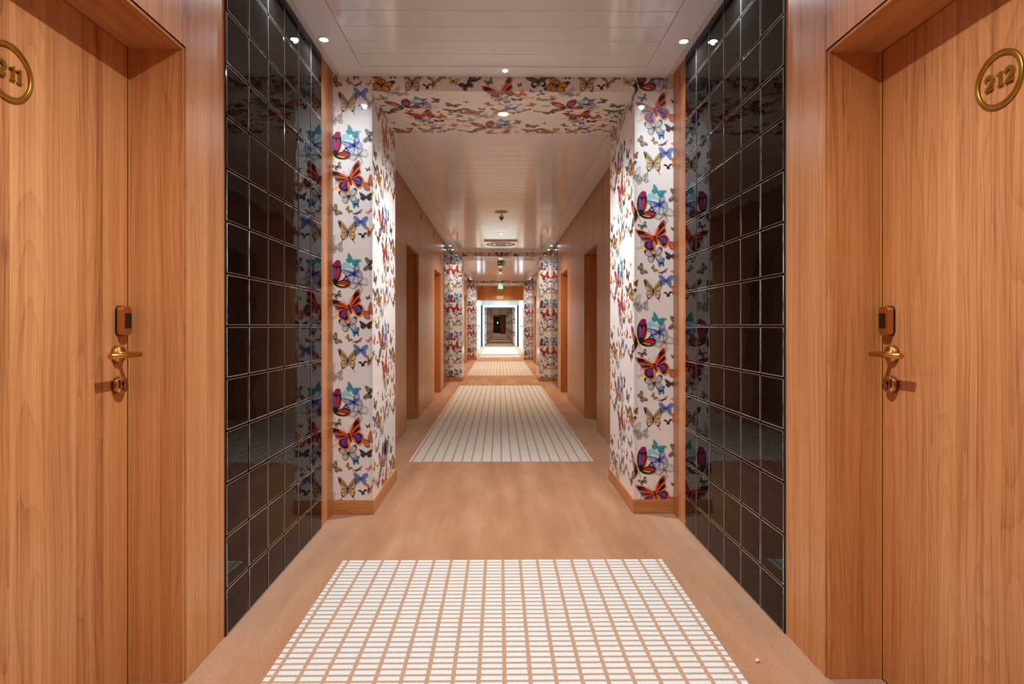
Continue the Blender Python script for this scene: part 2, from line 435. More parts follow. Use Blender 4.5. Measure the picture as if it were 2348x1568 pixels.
def make_flies():
    F = {}
    OR, OR2, PU = lin(236, 84, 40), lin(244, 122, 40), lin(104, 62, 150)
    f = Fly('angular', 0.35); f.base(BLACK, BLACK, OR, .84, .82)
    f.add(smooth([(.06, .05), (.3, .22), (.62, .42), (.86, .52), (.84, .38), (.55, .26), (.25, .08)], 3), OR)
    f.add(smooth([(.1, .2), (.3, .44), (.5, .58), (.42, .4), (.2, .18)], 2), OR)
    f.dots(OR, 'fw', .035, .84, 1, 9, 15)
    f.add(smooth([(.2, -.14), (.5, -.1), (.66, -.26), (.6, -.48), (.4, -.5)], 3), PU)
    f.add(smooth([(.08, -.12), (.2, -.2), (.3, -.6), (.2, -.6)], 2), OR2)
    for q in ((.3, -.2), (.45, -.3)): f.add(ribbon([(.22, -.16), (q[0] + .12, q[1] - .16)], .02), BLACK)
    f.dots(OR2, 'hw', .05, .9, 2, 8, 22); f.body(lin(90, 34, 24), .09); F['red'] = f
    CR = lin(226, 190, 130)
    f = Fly('swallow', 0.0); f.base(CR, CR, INK, .9, .84)
    for k in range(5):
        f.add([(.12 + .12 * k, .22 + .16 * k), (.2 + .12 * k, .34 + .16 * k), (.32 + .115 * k, -.02 + .12 * k), (.27 + .115 * k, -.04 + .12 * k)], INK)
    f.add([(.62, .9), (.9, 1.0), (.86, .7), (.72, .3), (.68, .5)], INK)
    for k in range(3): f.add(ribbon([(.1 + .1 * k, -.06), (.2 + .14 * k, -.5)], .03, .05), INK)
    f.dots(lin(150, 96, 50), 'hw', .06, .92, 1, 9, 19)
    f.add(ribbon([(.46, -.74), (.58, -1.0), (.72, -1.2)], .07, .03), INK, det=0); f.body(INK, .06, .6); F['swallow'] = f
    B1, B2, B3 = lin(44, 74, 150), lin(90, 128, 196), lin(150, 176, 214)
    f = Fly('round', -.05); f.base(B2, B2, B1, .88, .84); f.veins(B1, .03); f.dots(B3, 'fw', .07, .66, 3, 4, 20); f.dots(B3, 'hw', .06, .62, 3, 4, 20); f.body(B1, .06); F['morpho'] = f
    TE = lin(48, 150, 158)
    f = Fly('angular', -.5, .72); f.base(TE); f.body(TE, .12); F['teal'] = f
    BL = lin(30, 88, 176)
    f = Fly('angular', .5)
    for p in (f.fw, f.hw):
        for w in loopstroke(p, .055): f.add(w, BL, det=0)
        for w in loopstroke(inset(p, .6), .04): f.add(w, BL)
    f.veins(BL, .045); f.body(BL, .1); F['lace'] = f
    MG, OG, RD, VI, YE = lin(150, 34, 96), lin(232, 106, 44), lin(206, 34, 60), lin(112, 96, 176), lin(214, 180, 60)
    CY = lin(150, 208, 214)
    f = Fly('steep', .30)
    f.l.append((smooth([(.6, .7), (1.02, .98), (1.3, .7), (1.5, .42), (1.28, .5), (1.0, .62), (.8, .5)], 3), CY, 0))
    f.base(BLACK)
    for sx, c1, c2, c3, c4 in ((1, VI, RD, MG, RD), (-1, OG, OR2, MG, VI)):
        q = lambda pts: [(sx * a, b) for a, b in (pts if sx > 0 else reversed(pts))]
        f.add(q(smooth([(.1, .2), (.2, .62), (.34, .9), (.42, .7), (.28, .3)], 3)), c1, both=False)
        f.add(q(smooth([(.24, .22), (.44, .66), (.6, .8), (.62, .56), (.42, .2)], 3)), c2, both=False)
        f.add(q(smooth([(.34, 1.0), (.6, 1.22), (.82, 1.12), (.74, .88), (.52, .9)], 3)), c3, both=False)
        f.add(q(smooth([(.3, -.06), (.6, -.04), (.88, -.14), (.86, -.3), (.6, -.28)], 3)), c4, both=False)
        f.add(q(smooth([(.2, -.12), (.4, -.16), (.68, -.34), (.5, -.34)], 3)), YE, both=False)
    f.veins(BLACK, .022); f.body(YE, .05, .5); F['big'] = f
    G1 = lin(120, 114, 108)
    f = Fly('angular', .9)
    for p in (f.fw, f.hw):
        for w in loopstroke(p, .035): f.add(w, G1, det=0)
        for w in loopstroke(inset(p, .72), .02): f.add(w, G1)
    f.veins(G1, .018); f.body(G1, .05); F['sketch'] = f
    GS, CRM = lin(72, 70, 72), lin(226, 218, 190)
    f = Fly('round', .45); f.base(GS); f.add(oval(.6, .3, .17), CRM); f.add(oval(.4, -.34, .13), CRM); f.body(BLACK); F['spot'] = f
    f = Fly('round', .2); f.base(lin(206, 203, 196), None, INK, .87, .87); f.veins(INK, .03)
    f.add(smooth([(.72, .72), (1, .66), (.94, .36), (.84, .5)], 2), INK); f.body(INK); F['white'] = f
    f = Fly('swallow', .15); f.base(lin(44, 150, 214), None, BLACK, .68, .66); f.body(BLACK); f.add(ribbon([(.46, -.74), (.5, -1.0)], .08), BLACK); F['sky'] = f
    OL = lin(150, 122, 50)
    f = Fly('round', -.9, .8); f.base(OL); f.body(OL, .1, ant=False); F['olive'] = f
    f = Fly('long', .25, .6); f.base(lin(176, 82, 50), lin(120, 50, 40), INK, .8, .7); f.dots(CRM, 'fw', .05, .8, 3, 6, 18); f.body(B1, .1); F['rust'] = f
    GO = lin(236, 162, 40)
    f = Fly('angular', .15, .8); f.base(GO, GO, INK, .78, .8); f.add(smooth([(.6, .66), (1, .92), (.9, .42), (.78, .5)], 2), INK)
    f.dots(INK, 'fw', .05, .5, 3, 3, 20); f.dots(INK, 'hw', .05, .6, 3, 3, 20); f.veins(INK, .02); f.body(INK); F['gold'] = f
    f = Fly('bird', .5); f.base(BLACK); f.body(BLACK, .1); F['bird'] = f
    f = Fly('angular', .3, .7); f.base(lin(48, 44, 46)); f.veins(lin(90, 86, 86), .03); f.body(BLACK, .1); F['bat'] = f
    f = Fly('round', 1.2, .9); f.base(lin(222, 216, 205), None, BLACK, .86, .84)
    for w in ('fw', 'hw'):
        for sc in (.85, .6, .35): f.dots(BLACK, w, .06, sc, 2, 0, 24)
    f.body(BLACK); F['dotted'] = f
    BR = lin(132, 84, 40)
    f = Fly('angular', 0); f.base(BR, None, lin(90, 50, 24), .8, .8); f.body(INK); F['brown'] = f
    OS, PK = lin(238, 108, 60), lin(232, 138, 150)
    f = Fly('angular', .2); f.base(OS, lin(230, 120, 92)); f.veins(lin(150, 90, 60), .05); f.dots(lin(110, 92, 60), 'hw', .08, .8, 2, 6, 20); f.body(lin(110, 92, 60), .1); F['splash'] = f
    f = Fly('round', .6, .7); f.base(PK, None, lin(190, 60, 90), .8, .8); f.body(lin(150, 40, 60)); F['pink'] = f
    f = Fly('bird', -.2, 1.2); f.base(lin(226, 142, 70), lin(226, 120, 90), lin(90, 70, 40), .76, .7); f.dots(lin(80, 60, 40), 'fw', .05, .6, 3, 2, 20); f.body(INK, .1, .7); F['cross'] = f
    f = Fly('round', -1.0, .8); f.base(CRM, None, lin(84, 56, 40), .84, .8)
    for sc in (.7, .4): f.dots(lin(84, 56, 40), 'fw', .07, sc, 2, 0, 22); f.dots(lin(84, 56, 40), 'hw', .06, sc, 2, 0, 22)
    f.body(lin(84, 56, 40), .12, .5); F['moth'] = f
    f = Fly('round', .2, .9, 1.15)
    f.base(lin(196, 190, 182), None, lin(84, 80, 80), .9, .9)
    for c in ((.55, .35), (.42, -.32)):
        for r, cc in ((.2, INK), (.15, lin(196, 190, 182)), (.08, INK)): f.add(oval(*c, r), cc)
    f.body(G1); F['paisley'] = f
    YL = lin(236, 194, 84)
    f = Fly('round', .4, .7); f.base(YL); f.body(YL, .1, ant=False); F['yellow'] = f
    f = Fly('round', -.2, .9); f.base(lin(232, 206, 110), None, INK, .84, .82); f.veins(INK, .025); f.body(INK); F['veined'] = f
    GC = lin(110, 98, 84)
    f = Fly('long', .1, 1.1, 1.15); f.base(GC, INK, lin(60, 46, 38), .84, .9); f.add(oval(.3, -.2, .15, .12), CRM); f.veins(INK, .02); f.body(INK); F['cream'] = f
    f = Fly('round', .1, .9); f.base(lin(90, 34, 60), lin(66, 36, 80), BLACK, .8, .8); f.dots(B2, 'fw', .05, .85, 3, 3, 20); f.dots(OG, 'hw', .05, .8, 2, 6, 20); f.body(BLACK, .1); F['wine'] = f
    f = Fly('bird', 1.1, 1.0, 1.2); f.base(B2, lin(90, 120, 170), BLACK, .7, .6); f.body(BLACK); F['slate'] = f
    return F

FLIES = make_flies()
# kind, across, up, span (metres), extra rotation; measured from the centre of the red butterfly
MOTIF = [
 ('red', 0, 0, .196, 0), ('teal', .020, .293, .092, 0), ('sketch', .060, .150, .125, 0), ('lace', .028, .212, .115, 0), ('bird', -.020, .190, .046, 2.6),
 ('big', -.104, .150, .215, 0), ('spot', -.074, .076, .056, 0), ('dotted', .122, .268, .085, .2), ('brown', .118, .060, .030, .3),
 ('splash', .120, -.030, .095, .4), ('bat', .105, -.112, .085, -.3), ('white', -.004, -.110, .115, 0), ('sky', .040, -.158, .056, 0),
 ('olive', -.004, -.195, .050, 0), ('rust', .054, -.212, .068, .2), ('pink', .125, -.205, .045, 0), ('moth', -.082, -.198, .075, 0),
 ('morpho', .070, -.268, .090, 0), ('swallow', -.009, -.330, .130, 0), ('bird', .085, -.358, .060, -.4), ('cross', .125, -.335, .080, 0),
 ('paisley', -.082, -.432, .085, 0), ('yellow', -.094, -.062, .042, 0), ('sketch', -.075, .0, .06, 1.0),
 ('gold', -.195, -.345, .135, -.5), ('brown', -.130, -.285, .052, 0), ('sketch', -.135, -.415, .11, -.7), ('moth', .180, -.292, .062, 1.2),
 ('veined', .250, -.322, .066, 0), ('wine', .335, -.345, .095, .4), ('cream', .235, .085, .155, 0), ('dotted', .225, .185, .105, -1.5),
 ('slate', .262, -.015, .080, .2), ('yellow', .180, -.080, .075, -.3), ('moth', .262, -.112, .075, .6), ('splash', .205, -.205, .070, .9),
 ('brown', .195, .015, .036, -.4), ('rust', .300, -.225, .066, -.3), ('gold', .330, .060, .110, .9), ('slate', .320, .245, .05, 1.2), ('white', .335, -.10, .085, 1.0),
]
LU, LV, LD = 0.549, 0.8055, 0.4028
LAYER = 0.00005
def build_motif():
    out = []  # (bbox, [(tri pts, colour, layer)], detail)
    for k, (kind, mu, mv, span, er) in enumerate(MOTIF):
        f = FLIES[kind]; s = span / 2; r = f.rot + er; c, sn = math.cos(r), math.sin(r); tris = []
        def tr(p, dx=0.0, dy=0.0):
            a, b = p[0] * s, p[1] * s * f.squash
            return (mu + a * c - b * sn + dx, mv + a * sn + b * c + dy)
        order = []
        if kind not in ('lace', 'sketch'):
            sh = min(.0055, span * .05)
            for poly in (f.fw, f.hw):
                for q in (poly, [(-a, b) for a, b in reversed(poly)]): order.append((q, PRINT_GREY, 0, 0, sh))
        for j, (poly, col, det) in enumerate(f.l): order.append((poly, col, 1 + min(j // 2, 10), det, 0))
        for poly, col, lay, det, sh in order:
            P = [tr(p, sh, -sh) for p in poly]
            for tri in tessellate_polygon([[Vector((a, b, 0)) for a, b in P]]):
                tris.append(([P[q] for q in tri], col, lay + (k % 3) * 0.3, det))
        xs = [p[0] for tt in tris for p in tt[0]]; ys = [p[1] for tt in tris for p in tt[0]]
        out.append(((min(xs), min(ys), max(xs), max(ys)), tris))
    return out
MOT = build_motif()

def clip(poly, u0, u1, v0, v1):
    for ax, lim, sg in ((0, u0, 1), (0, u1, -1), (1, v0, 1), (1, v1, -1)):
        out = []; n = len(poly)
        for i in range(n):
            a, b = poly[i], poly[(i + 1) % n]; da, db = (a[ax] - lim) * sg, (b[ax] - lim) * sg
            if da >= 0: out.append(a)
            if (da >= 0) != (db >= 0):
                q = da / (da - db); out.append((a[0] + (b[0] - a[0]) * q, a[1] + (b[1] - a[1]) * q))
        poly = out
        if len(poly) < 3: return None
    return poly

PAPER = lin(230, 226, 222)
def wallpaper(name, faces, anchor, body=(), detail=True, parent=None):
    """faces: (u0,u1,v0,v1,map) with map(u,v,h)->point; anchor: where one red butterfly sits; body: plain boxes behind"""
    V, Fc, Cl = [], [], []
    au, av = anchor
    for (u0, u1, v0, v1, mp) in faces:
        i = len(V); V += [mp(u0, v0, 0), mp(u1, v0, 0), mp(u1, v1, 0), mp(u0, v1, 0)]; Fc.append((i, i + 1, i + 2, i + 3)); Cl.append(PAPER)
        for (b0, b1, b2, b3), tris in MOT:
            for ci in range(int(math.floor((u0 - au - b2) / LU)), int(math.ceil((u1 - au - b0) / LU)) + 1):
                ou = au + ci * LU; ov0 = av - (LD if ci % 2 else 0)
                if ou + b2 < u0 or ou + b0 > u1: continue
                for ri in range(int(math.floor((v0 - ov0 - b3) / LV)), int(math.ceil((v1 - ov0 - b1) / LV)) + 1):
                    ov = ov0 + ri * LV
                    if ov + b3 < v0 or ov + b1 > v1: continue
                    inside = ou + b0 >= u0 and ou + b2 <= u1 and ov + b1 >= v0 and ov + b3 <= v1
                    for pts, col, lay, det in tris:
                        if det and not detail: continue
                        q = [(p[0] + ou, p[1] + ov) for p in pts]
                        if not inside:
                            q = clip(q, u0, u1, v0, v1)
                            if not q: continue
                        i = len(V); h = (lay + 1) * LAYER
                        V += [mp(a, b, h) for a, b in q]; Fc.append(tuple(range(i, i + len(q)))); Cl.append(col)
    for a, b in body:
        x0, y0, z0 = (min(a[i], b[i]) for i in range(3)); x1, y1, z1 = (max(a[i], b[i]) for i in range(3)); i = len(V)
        V += [(x0, y0, z0), (x1, y0, z0), (x1, y1, z0), (x0, y1, z0), (x0, y0, z1), (x1, y0, z1), (x1, y1, z1), (x0, y1, z1)]
        for f in ((0, 3, 2, 1), (4, 5, 6, 7), (0, 1, 5, 4), (1, 2, 6, 5), (2, 3, 7, 6), (3, 0, 4, 7)): Fc.append(tuple(i + q for q in f)); Cl.append(PAPER)
    me = bpy.data.meshes.new(name); me.from_pydata(V, [], Fc); me.materials.append(M['paperprint'])
    at_ = me.attributes.new('print', 'FLOAT_COLOR', 'FACE')
    at_.data.foreach_set('color', [c for col in Cl for c in col])
    o = bpy.data.objects.new(name, me); C.objects.link(o)
    if parent: o.parent = parent
    return o

def pillar(side, p, anchor_h, detail=True, label=''):
    """side -1 left, 1 right; origin at the foot of the front corner on the wall side"""
    w, d, h = XW - XP, p[1] - p[0], HC
    e = 0.0008
    if side < 0:
        front = (0, w, .088, h, lambda u, v, q: (-XW + u, p[0] - e - q, v))
        inner = (w, w + d, .088, h, lambda u, v, q: (-XP + e + q, p[0] + u - w, v))
        anc = (.101, anchor_h)
    else:
        front = (d, d + w, .088, h, lambda u, v, q: (XP + u - d, p[0] - e - q, v))
        inner = (0, d, .088, h, lambda u, v, q: (XP - e - q, p[1] - u, v))
        anc = (d + .1265, anchor_h)
    o = wallpaper('pillar', [front, inner], anc, [((side * XW, p[0], 0), (side * XP, p[1], h))], detail)
    tag(o, label, kind='structure')
    sx = side
    b = MB()
    b.box((sx * XW, p[0] - .012, 0), (sx * (XP - .012), p[0], .088), M['woodh'])
    b.box((sx * XP, p[0], 0), (sx * (XP - .012), p[1] + .012, .088), M['woodh'])
    b.box((sx * XW, p[1], 0), (sx * XP, p[1] + .012, .088), M['woodh'])
    b.build('baseboard', o)
    g = MB()
    t_ = .0015
    g.box((sx * (XP - .003), p[0] - .003 - t_, .088), (sx * (XP + .018), p[0] - .003, HS), M['acrylic'])
    g.box((sx * (XP - .003 - t_), p[0] - .003 - t_, .088), (sx * (XP - .003), p[0] + .016, HS), M['acrylic'])
    g.build('corner_guard', o)
    return o

def beam(p, anchor, detail=True, label=''):
    e = .0008
    front = (-XP, XP, HS, HC, lambda u, v, q: (u, p[0] - e - q, v))
    sof = (-XP, XP, HS - (p[1] - p[0]), HS, lambda u, v, q: (u, p[0] + HS - v, HS - e - q))
    o = wallpaper('beam', [front, sof], anchor, [((-XP, p[0], HS), (XP, p[1], HC))], detail)
    tag(o, label, kind='structure'); return o

# ------------------------------------------------------------------ floor and ceiling
b = MB(); b.box((-1.35, Y0 - .2, -.06), (1.35, 104, 0), M['carpet'])
tag(b.build('floor'), 'tan orange cut pile carpet running the whole corridor', kind='structure')

def rug(y0, y1, label, phase=0.0):
    b = MB(); w, L = .8035, y1 - y0
    b.box((-w, 0, .0), (w, L, .0025), M['rug'])
    o = b.build('patterned_rug'); o.location = (-.010, y0, 0.0)
    return tag(o, label, 'rug', 'white dashed rugs along the corridor')
rug(-2.6, 2.962, 'white dashed rug at the near end, between the two numbered bedroom doors')
rug(5.10, 11.61, 'long white dashed rug behind the first butterfly arch, on the tan carpet')
rug(13.95, 19.45, 'cream dashed rug in the bay beyond the second butterfly arch')
rug(21.9, 23.75, 'short pale dashed rug under the wooden header with the exit plate')
rug(24.6, 32.7, 'brightly lit white dashed rug on the floor of the white lobby')
for i, (a, c) in enumerate([(37.3, 44.2), (47.2, 53.2), (56.8, 64.4), (66.8, 73.8)]):
    rug(a, c, ['tan striped rug just past the white framed doorway', 'tan striped rug, second beyond the white framed doorway',
               'tan striped rug, third beyond the white framed doorway', 'tan striped rug, last before the red panel far down the corridor'][i])

ceil = empty('ceiling'); tag(ceil, 'white lacquered ceiling of cross slats in a lowered frame', kind='structure')
def ceiling_bay(y0, y1, dark=False):
    xo, xi = 1.0275, .868
    b = MB()
    b.box((-xo, y0, HB), (-xi, y1, HC - .004), M['lacquer']); b.box((xi, y0, HB), (xo, y1, HC - .004), M['lacquer'])
    b.box((-xi, y0, HB), (xi, y0 + .144, HC - .004), M['lacquer']); b.box((-xi, y1 - .144, HB), (xi, y1, HC - .004), M['lacquer'])
    b.build('border_frame', ceil, bevel=.004)
    s = MB(); a, e = y0 + .144, y1 - .144
    n = int(round((e - a) / .155)); pt = (e - a) / n
    for k in range(n):
        s.box((-xi + .003, a + k * pt + .002, HB + .005), (xi - .003, a + (k + 1) * pt - .002, HC - .008), M['slat'])
    s.build('slat_panel', ceil, bevel=.002)
top = MB()
top.box((-1.35, Y0 - .2, HC), (1.35, 104, HC + .1), M['lacquer'])
top.build('ceiling_slab', ceil)
for y0, y1 in ((P1[0] - 8.8 + 1.0, P1[0]), (P1[1], P2[0]), (P2[1], P3[0]), (P3[1], YH)): ceiling_bay(y0, y1)

# ------------------------------------------------------------------ side walls
def wall(side, label):
    root = empty('wall_left' if side < 0 else 'wall_right'); tag(root, label, kind='structure')
    s = side; wood_, ven = M['wood'], M['veneer']
    shell = MB(); shell.box((s * 1.30, Y0 - .2, 0), (s * 1.36, YL, HC), M['dark']); shell.build('backing', root)
    def panel(y0, y1, m, z0=0.0, name='wood_panel'):
        b = MB(); b.box((s * XW, y0 + .0008, z0), (s * 1.30, y1 - .0008, HC), m); b.build(name, root)
    def doorway(y0, y1):
        # lintel over the recess, bead round the opening
        panel(y0, y1, wood_ if y0 < 4 else ven, HD, 'wood_panel')
        b = MB(); t_ = .006
        b.box((s * (XW - .0015), y0 - t_, 0), (s * (XW + .004), y0, HD + t_), wood_); b.box((s * (XW - .0015), y1, 0), (s * (XW + .004), y1 + t_, HD + t_), wood_)
        b.box((s * (XW - .0015), y0, HD), (s * (XW + .004), y1, HD + t_), wood_)
        b.build('door_casing', root)
        r = MB()   # jamb lining inside the recess
        r.box((s * (XW + .004), y0, 0), (s * 1.27, y0 + .012, HD), wood_); r.box((s * (XW + .004), y1 - .012, 0), (s * 1.27, y1, HD), wood_)
        r.box((s * (XW + .004), y0 + .012, HD - .012), (s * 1.27, y1 - .012, HD), wood_)
        r.build('jamb_lining', root, bevel=.0015)
    def tiles(y0, y1):
        b = MB(); n = 6; tw = (y1 - y0) / n; n = 6
        b.box((s * (XW + .003), y0, 0), (s * 1.30, y1, HC), M['tilebed'])
        rows = [(-0.0, .18)] + [(.18 + .2 * k, min(.38 + .2 * k, HC)) for k in range(13)]
        rnd = random.Random(5 + (s > 0) + int(y0))
        for k in range(n):
            for z0, z1 in rows:
                if z1 - z0 < .03: continue
                a0, a1 = y0 + k * tw + .0006, y0 + (k + 1) * tw - .0006; c0, c1 = z0 + .0006, z1 - .0006
                ty, tz = rnd.uniform(-1, 1) * .0005, rnd.uniform(-1, 1) * .0005
                prof = [(-.003, 0.0), (.0026, 0.0002), (.0044, .0014), (.0053, .0036), (.0059, .0066), (.0059, .0085)]
                loops = []
                for ht, ins in prof:
                    last = ht > .005
                    loops.append([(s * (XW - ht) + (sy * ty + sz * tz if last else 0), a0 + ins if sy < 0 else a1 - ins, c0 + ins if sz < 0 else c1 - ins)
                                  for sy, sz in ((-1, -1), (1, -1), (1, 1), (-1, 1))])
                for li, (L0, L1) in enumerate(zip(loops, loops[1:])):
                    for q in range(4):
                        r = (q + 1) % 4; b.face([L0[q], L0[r], L1[r], L1[q]], M['tileedge'] if li == 3 else M['tile'])
                b.face(loops[-1], M['tile'])
        b.build('tile_panel', root)
        # slim metal edge along the tiles
        e = MB(); e.box((s * (XW - .004), y0 - .004, 0), (s * XW, y0, HC), M['dark']); e.build('tile_edge', root)
    panel(Y0, -3.6, wood_); panel(-3.6, -2.2, wood_); doorway(-2.2, -1.22); panel(-1.22, -.1, wood_); panel(-.1, .985, wood_)
    doorway(.985, 1.965); panel(1.965, 2.244, wood_); tiles(2.244, 3.443); panel(3.443, P1[0], wood_)
    panel(P1[0], P1[1], wood_)
    panel(P1[1], 6.61, ven); doorway(6.61, 7.58); panel(7.58, 8.35, ven); panel(8.35, 9.46, ven); doorway(9.46, 10.46); panel(10.46, 11.08, ven)
    tiles(11.08, 12.28); panel(12.28, P2[0], ven); panel(P2[0], P2[1], ven)
    panel(P2[1], 15.2, ven); doorway(15.2, 16.2); panel(16.2, 17.5, ven); doorway(17.5, 18.48); panel(18.48, 18.85, ven)
    tiles(18.85, 20.05); panel(20.05, P3[0], ven); panel(P3[0], P3[1], ven); panel(P3[1], YH + .2, ven)
    return root
wall(-1, 'left wall of walnut panels with black glazed tile strips')
wall(1, 'right wall of walnut panels with black glazed tile strips')
b = MB(); b.box((-1.36, Y0 - .25, 0), (1.36, Y0, HC), M['wood']); tag(b.build('wall_back'), 'walnut wall closing the corridor behind the viewer', kind='structure')

# ------------------------------------------------------------------ pillars and beams in butterfly wallpaper
pillar(-1, P1, 2.103, True, 'nearest butterfly papered pillar on the 211 side')
pillar(1, P1, 1.735, True, 'nearest butterfly papered pillar on the 212 side')
beam(P1, (-.567, 3.04), True, 'nearest butterfly papered beam spanning the corridor')
pillar(-1, P2, 2.360, True, 'second butterfly papered pillar on the 211 side')
pillar(1, P2, 2.239, True, 'second butterfly papered pillar on the 212 side')
beam(P2, (-.45, 2.90), True, 'second butterfly papered beam spanning the corridor')
pillar(-1, P3, 2.55, True, 'third butterfly papered pillar on the 211 side')
pillar(1, P3, 2.45, True, 'third butterfly papered pillar on the 212 side')
beam(P3, (-.3, 3.0), True, 'third butterfly papered beam, before the wooden header')

# ------------------------------------------------------------------ doors
def rounded(w, h, r, n=6):
    out = []
    for cx, cy, a0 in ((w / 2 - r, h / 2 - r, 0), (-w / 2 + r, h / 2 - r, 90), (-w / 2 + r, -h / 2 + r, 180), (w / 2 - r, -h / 2 + r, 270)):
        for k in range(n + 1):
            a = math.radians(a0 + 90 * k / n); out.append((cx + r * math.cos(a), cy + r * math.sin(a)))
    return out
DIG = {
 '1': [(-.10, .0), (.30, .0), (.30, .07), (.20, .12), (.20, 1.0), (.10, 1.0), (-.18, .84), (-.18, .76), (-.0, .80), (-.0, .12), (-.10, .07)],
}
def digit2():
    path = [(-.30, .70), (-.27, .84), (-.15, .96), (.03, .99), (.20, .92), (.28, .76), (.24, .58), (.10, .38), (-.08, .22), (-.22, .09)]
    P = smooth_open(path, 4); L, R = [], []
    for i, p in enumerate(P):
        a = P[max(i - 1, 0)]; c = P[min(i + 1, len(P) - 1)]; dx, dy = c[0] - a[0], c[1] - a[1]; d = math.hypot(dx, dy)
        w = .05 + .09 * math.sin(min(1, i / len(P) * 1.25) * PI * .75)
        L.append((p[0] - dy / d * w, p[1] + dx / d * w)); R.append((p[0] + dy / d * w, p[1] - dx / d * w))
    return L + R[::-1]
def smooth_open(p, n):
    q = [p[0]] + list(p) + [p[-1]]; out = []
    for i in range(1, len(q) - 2):
        for j in range(n):
            t_ = j / n; a, b_, c_, d = q[i - 1], q[i], q[i + 1], q[i + 2]
            out.append(tuple(0.5 * ((2 * b_[k]) + (-a[k] + c_[k]) * t_ + (2 * a[k] - 5 * b_[k] + 4 * c_[k] - d[k]) * t_ ** 2 + (-a[k] + 3 * b_[k] - 3 * c_[k] + d[k]) * t_ ** 3) for k in (0, 1)))
    out.append(p[-1]); return out

DOORN = [0]
def door(side, y0, y1, number=None, hardware=False, label=''):
    DOORN[0] += 1; s = side; xf = s * XD
    b = MB(); b.box((s * XD, y0 + .0165, .006), (s * 1.288, y1 - .0235, HD - .0145), M['wood'])
    d = b.build('door_%d' % DOORN[0], bevel=.0015); tag(d, label, kind='structure')
    f = MB()
    f.box((s * (XD - .001), y1 - .0185, .002), (s * (XD + .01), y1 - .0122, HD - .012), M['strip'])
    f.box((s * (XD + .0012), y1 - .0235, .002), (s * (XD + .016), y1 - .0185, HD - .012), M['dark'])
    f.build('edge_strip', d)
    if not hardware: return d
    un = (-s, 0, 0)                       # out of the door into the corridor
    yl = 1.904
    # card reader
    k = MB(); k.prism(rounded(.050, .098, .017), (xf, yl, 1.197), (0, 1, 0), (0, 0, 1), un, .004, M['black'])
    r = MB(); r.prism(rounded(.046, .094, .016), (xf - s * .003, yl, 1.197), (0, 1, 0), (0, 0, 1), un, .021, M['copper'])
    ro = r.build('card_reader', d, bevel=.005)
    k.build('reader_gasket', ro)
    q = MB(); q.prism(rounded(.031, .050, .003), (xf - s * .0235, yl + .005, 1.197), (0, 1, 0), (0, 0, 1), un, .0015, M['black'])
    q.build('reader_window', ro, bevel=.0006)
    # lever handle
    zy, zl = 1.886, 1.090
    h = MB()
    h.lathe([(.0, 0), (.028, 0), (.028, .012), (.0265, .0155), (.012, .0155), (.0115, .0175), (.0088, .0185), (.0088, .066)], (xf, zy, zl), un, M['brass'], 40)
    xl = xf - s * .070
    R = .0088; n = 24; prev = None; A = len(h.v); ki = h.mi(M['brass'])
    for a in range(n):                    # bar along the door with a mitred elbow
        an = 2 * PI * a / n; dx, dz = math.cos(an) * R, math.sin(an) * R
        h.v.append((xl + dx, zy - s * dx, zl + dz)); h.v.append((xl + dx, zy - .136, zl + dz))
    for a in range(n):
        p_, q_ = A + 2 * a, A + 2 * ((a + 1) % n); h.f.append((p_, q_, q_ + 1, p_ + 1)); h.m.append(ki); h.smooth.append(True)
    h.f.append(tuple(A + 2 * a + 1 for a in range(n))); h.m.append(ki); h.smooth.append(False)
    h.f.append(tuple(A + 2 * a for a in reversed(range(n)))); h.m.append(ki); h.smooth.append(False)
    h.build('door_handle', d)
    # keyhole rose
    e = MB(); zk = .992
    e.lathe([(.0, 0), (.014, 0), (.014, .004), (.028, .004), (.028, .019), (.0265, .0215), (.0, .0215)], (xf, zy, zk), un, M['copper'], 40)
    eo = e.build('keyhole_rose', d)
    g = MB(); xk = xf - s * .0216
    g.lathe([(.0, 0), (.0072, 0), (.0072, .0009), (0, .0009)], (xk, zy, zk + .008), un, M['dark'], 20)
    g.prism([(-.0033, -.016), (.0033, -.016), (.0033, .006), (-.0033, .006)], (xk, zy, zk), (0, 1, 0), (0, 0, 1), un, .0009, M['dark'])
    g.build('keyhole', eo)
    # number ring
    yc, zc = (1.474, 1.812) if s < 0 else (1.484, 1.808)
    n_ = MB(); n_.lathe([(.060, 0), (.060, .005), (.0625, .007), (.0705, .007), (.073, .005), (.073, 0)], (xf, yc, zc), un, M['gold'], 72)
    no = n_.build('number_ring', d)
    ry = 1 if s < 0 else -1               # reading direction
    two = digit2(); hgt = .037
    for ch, off in zip(number, (-.029, .002, .031) if number == '212' else (-.026, .006, .027)):
        w = MB(); sc = hgt
        pol = DIG['1'] if ch == '1' else two
        w.prism([(a * sc, (c - .5) * sc) for a, c in pol], (xf, yc + ry * off, zc), (0, ry, 0), (0, 0, 1), un, .006, M['gold'])
        if ch == '2':
            w.prism([(a * sc, (c - .5) * sc) for a, c in [(-.32, .0), (.30, .0), (.34, .26), (.27, .26), (.22, .16), (-.2, .16), (-.34, .06)]], (xf, yc + ry * off, zc), (0, ry, 0), (0, 0, 1), un, .0064, M['gold'])
        w.build('number_digit', no)
    return d
door(-1, .985, 1.965, '211', True, 'walnut bedroom door numbered 211 with brass lever')
door(1, .985, 1.965, '212', True, 'walnut bedroom door numbered 212 with brass lever')
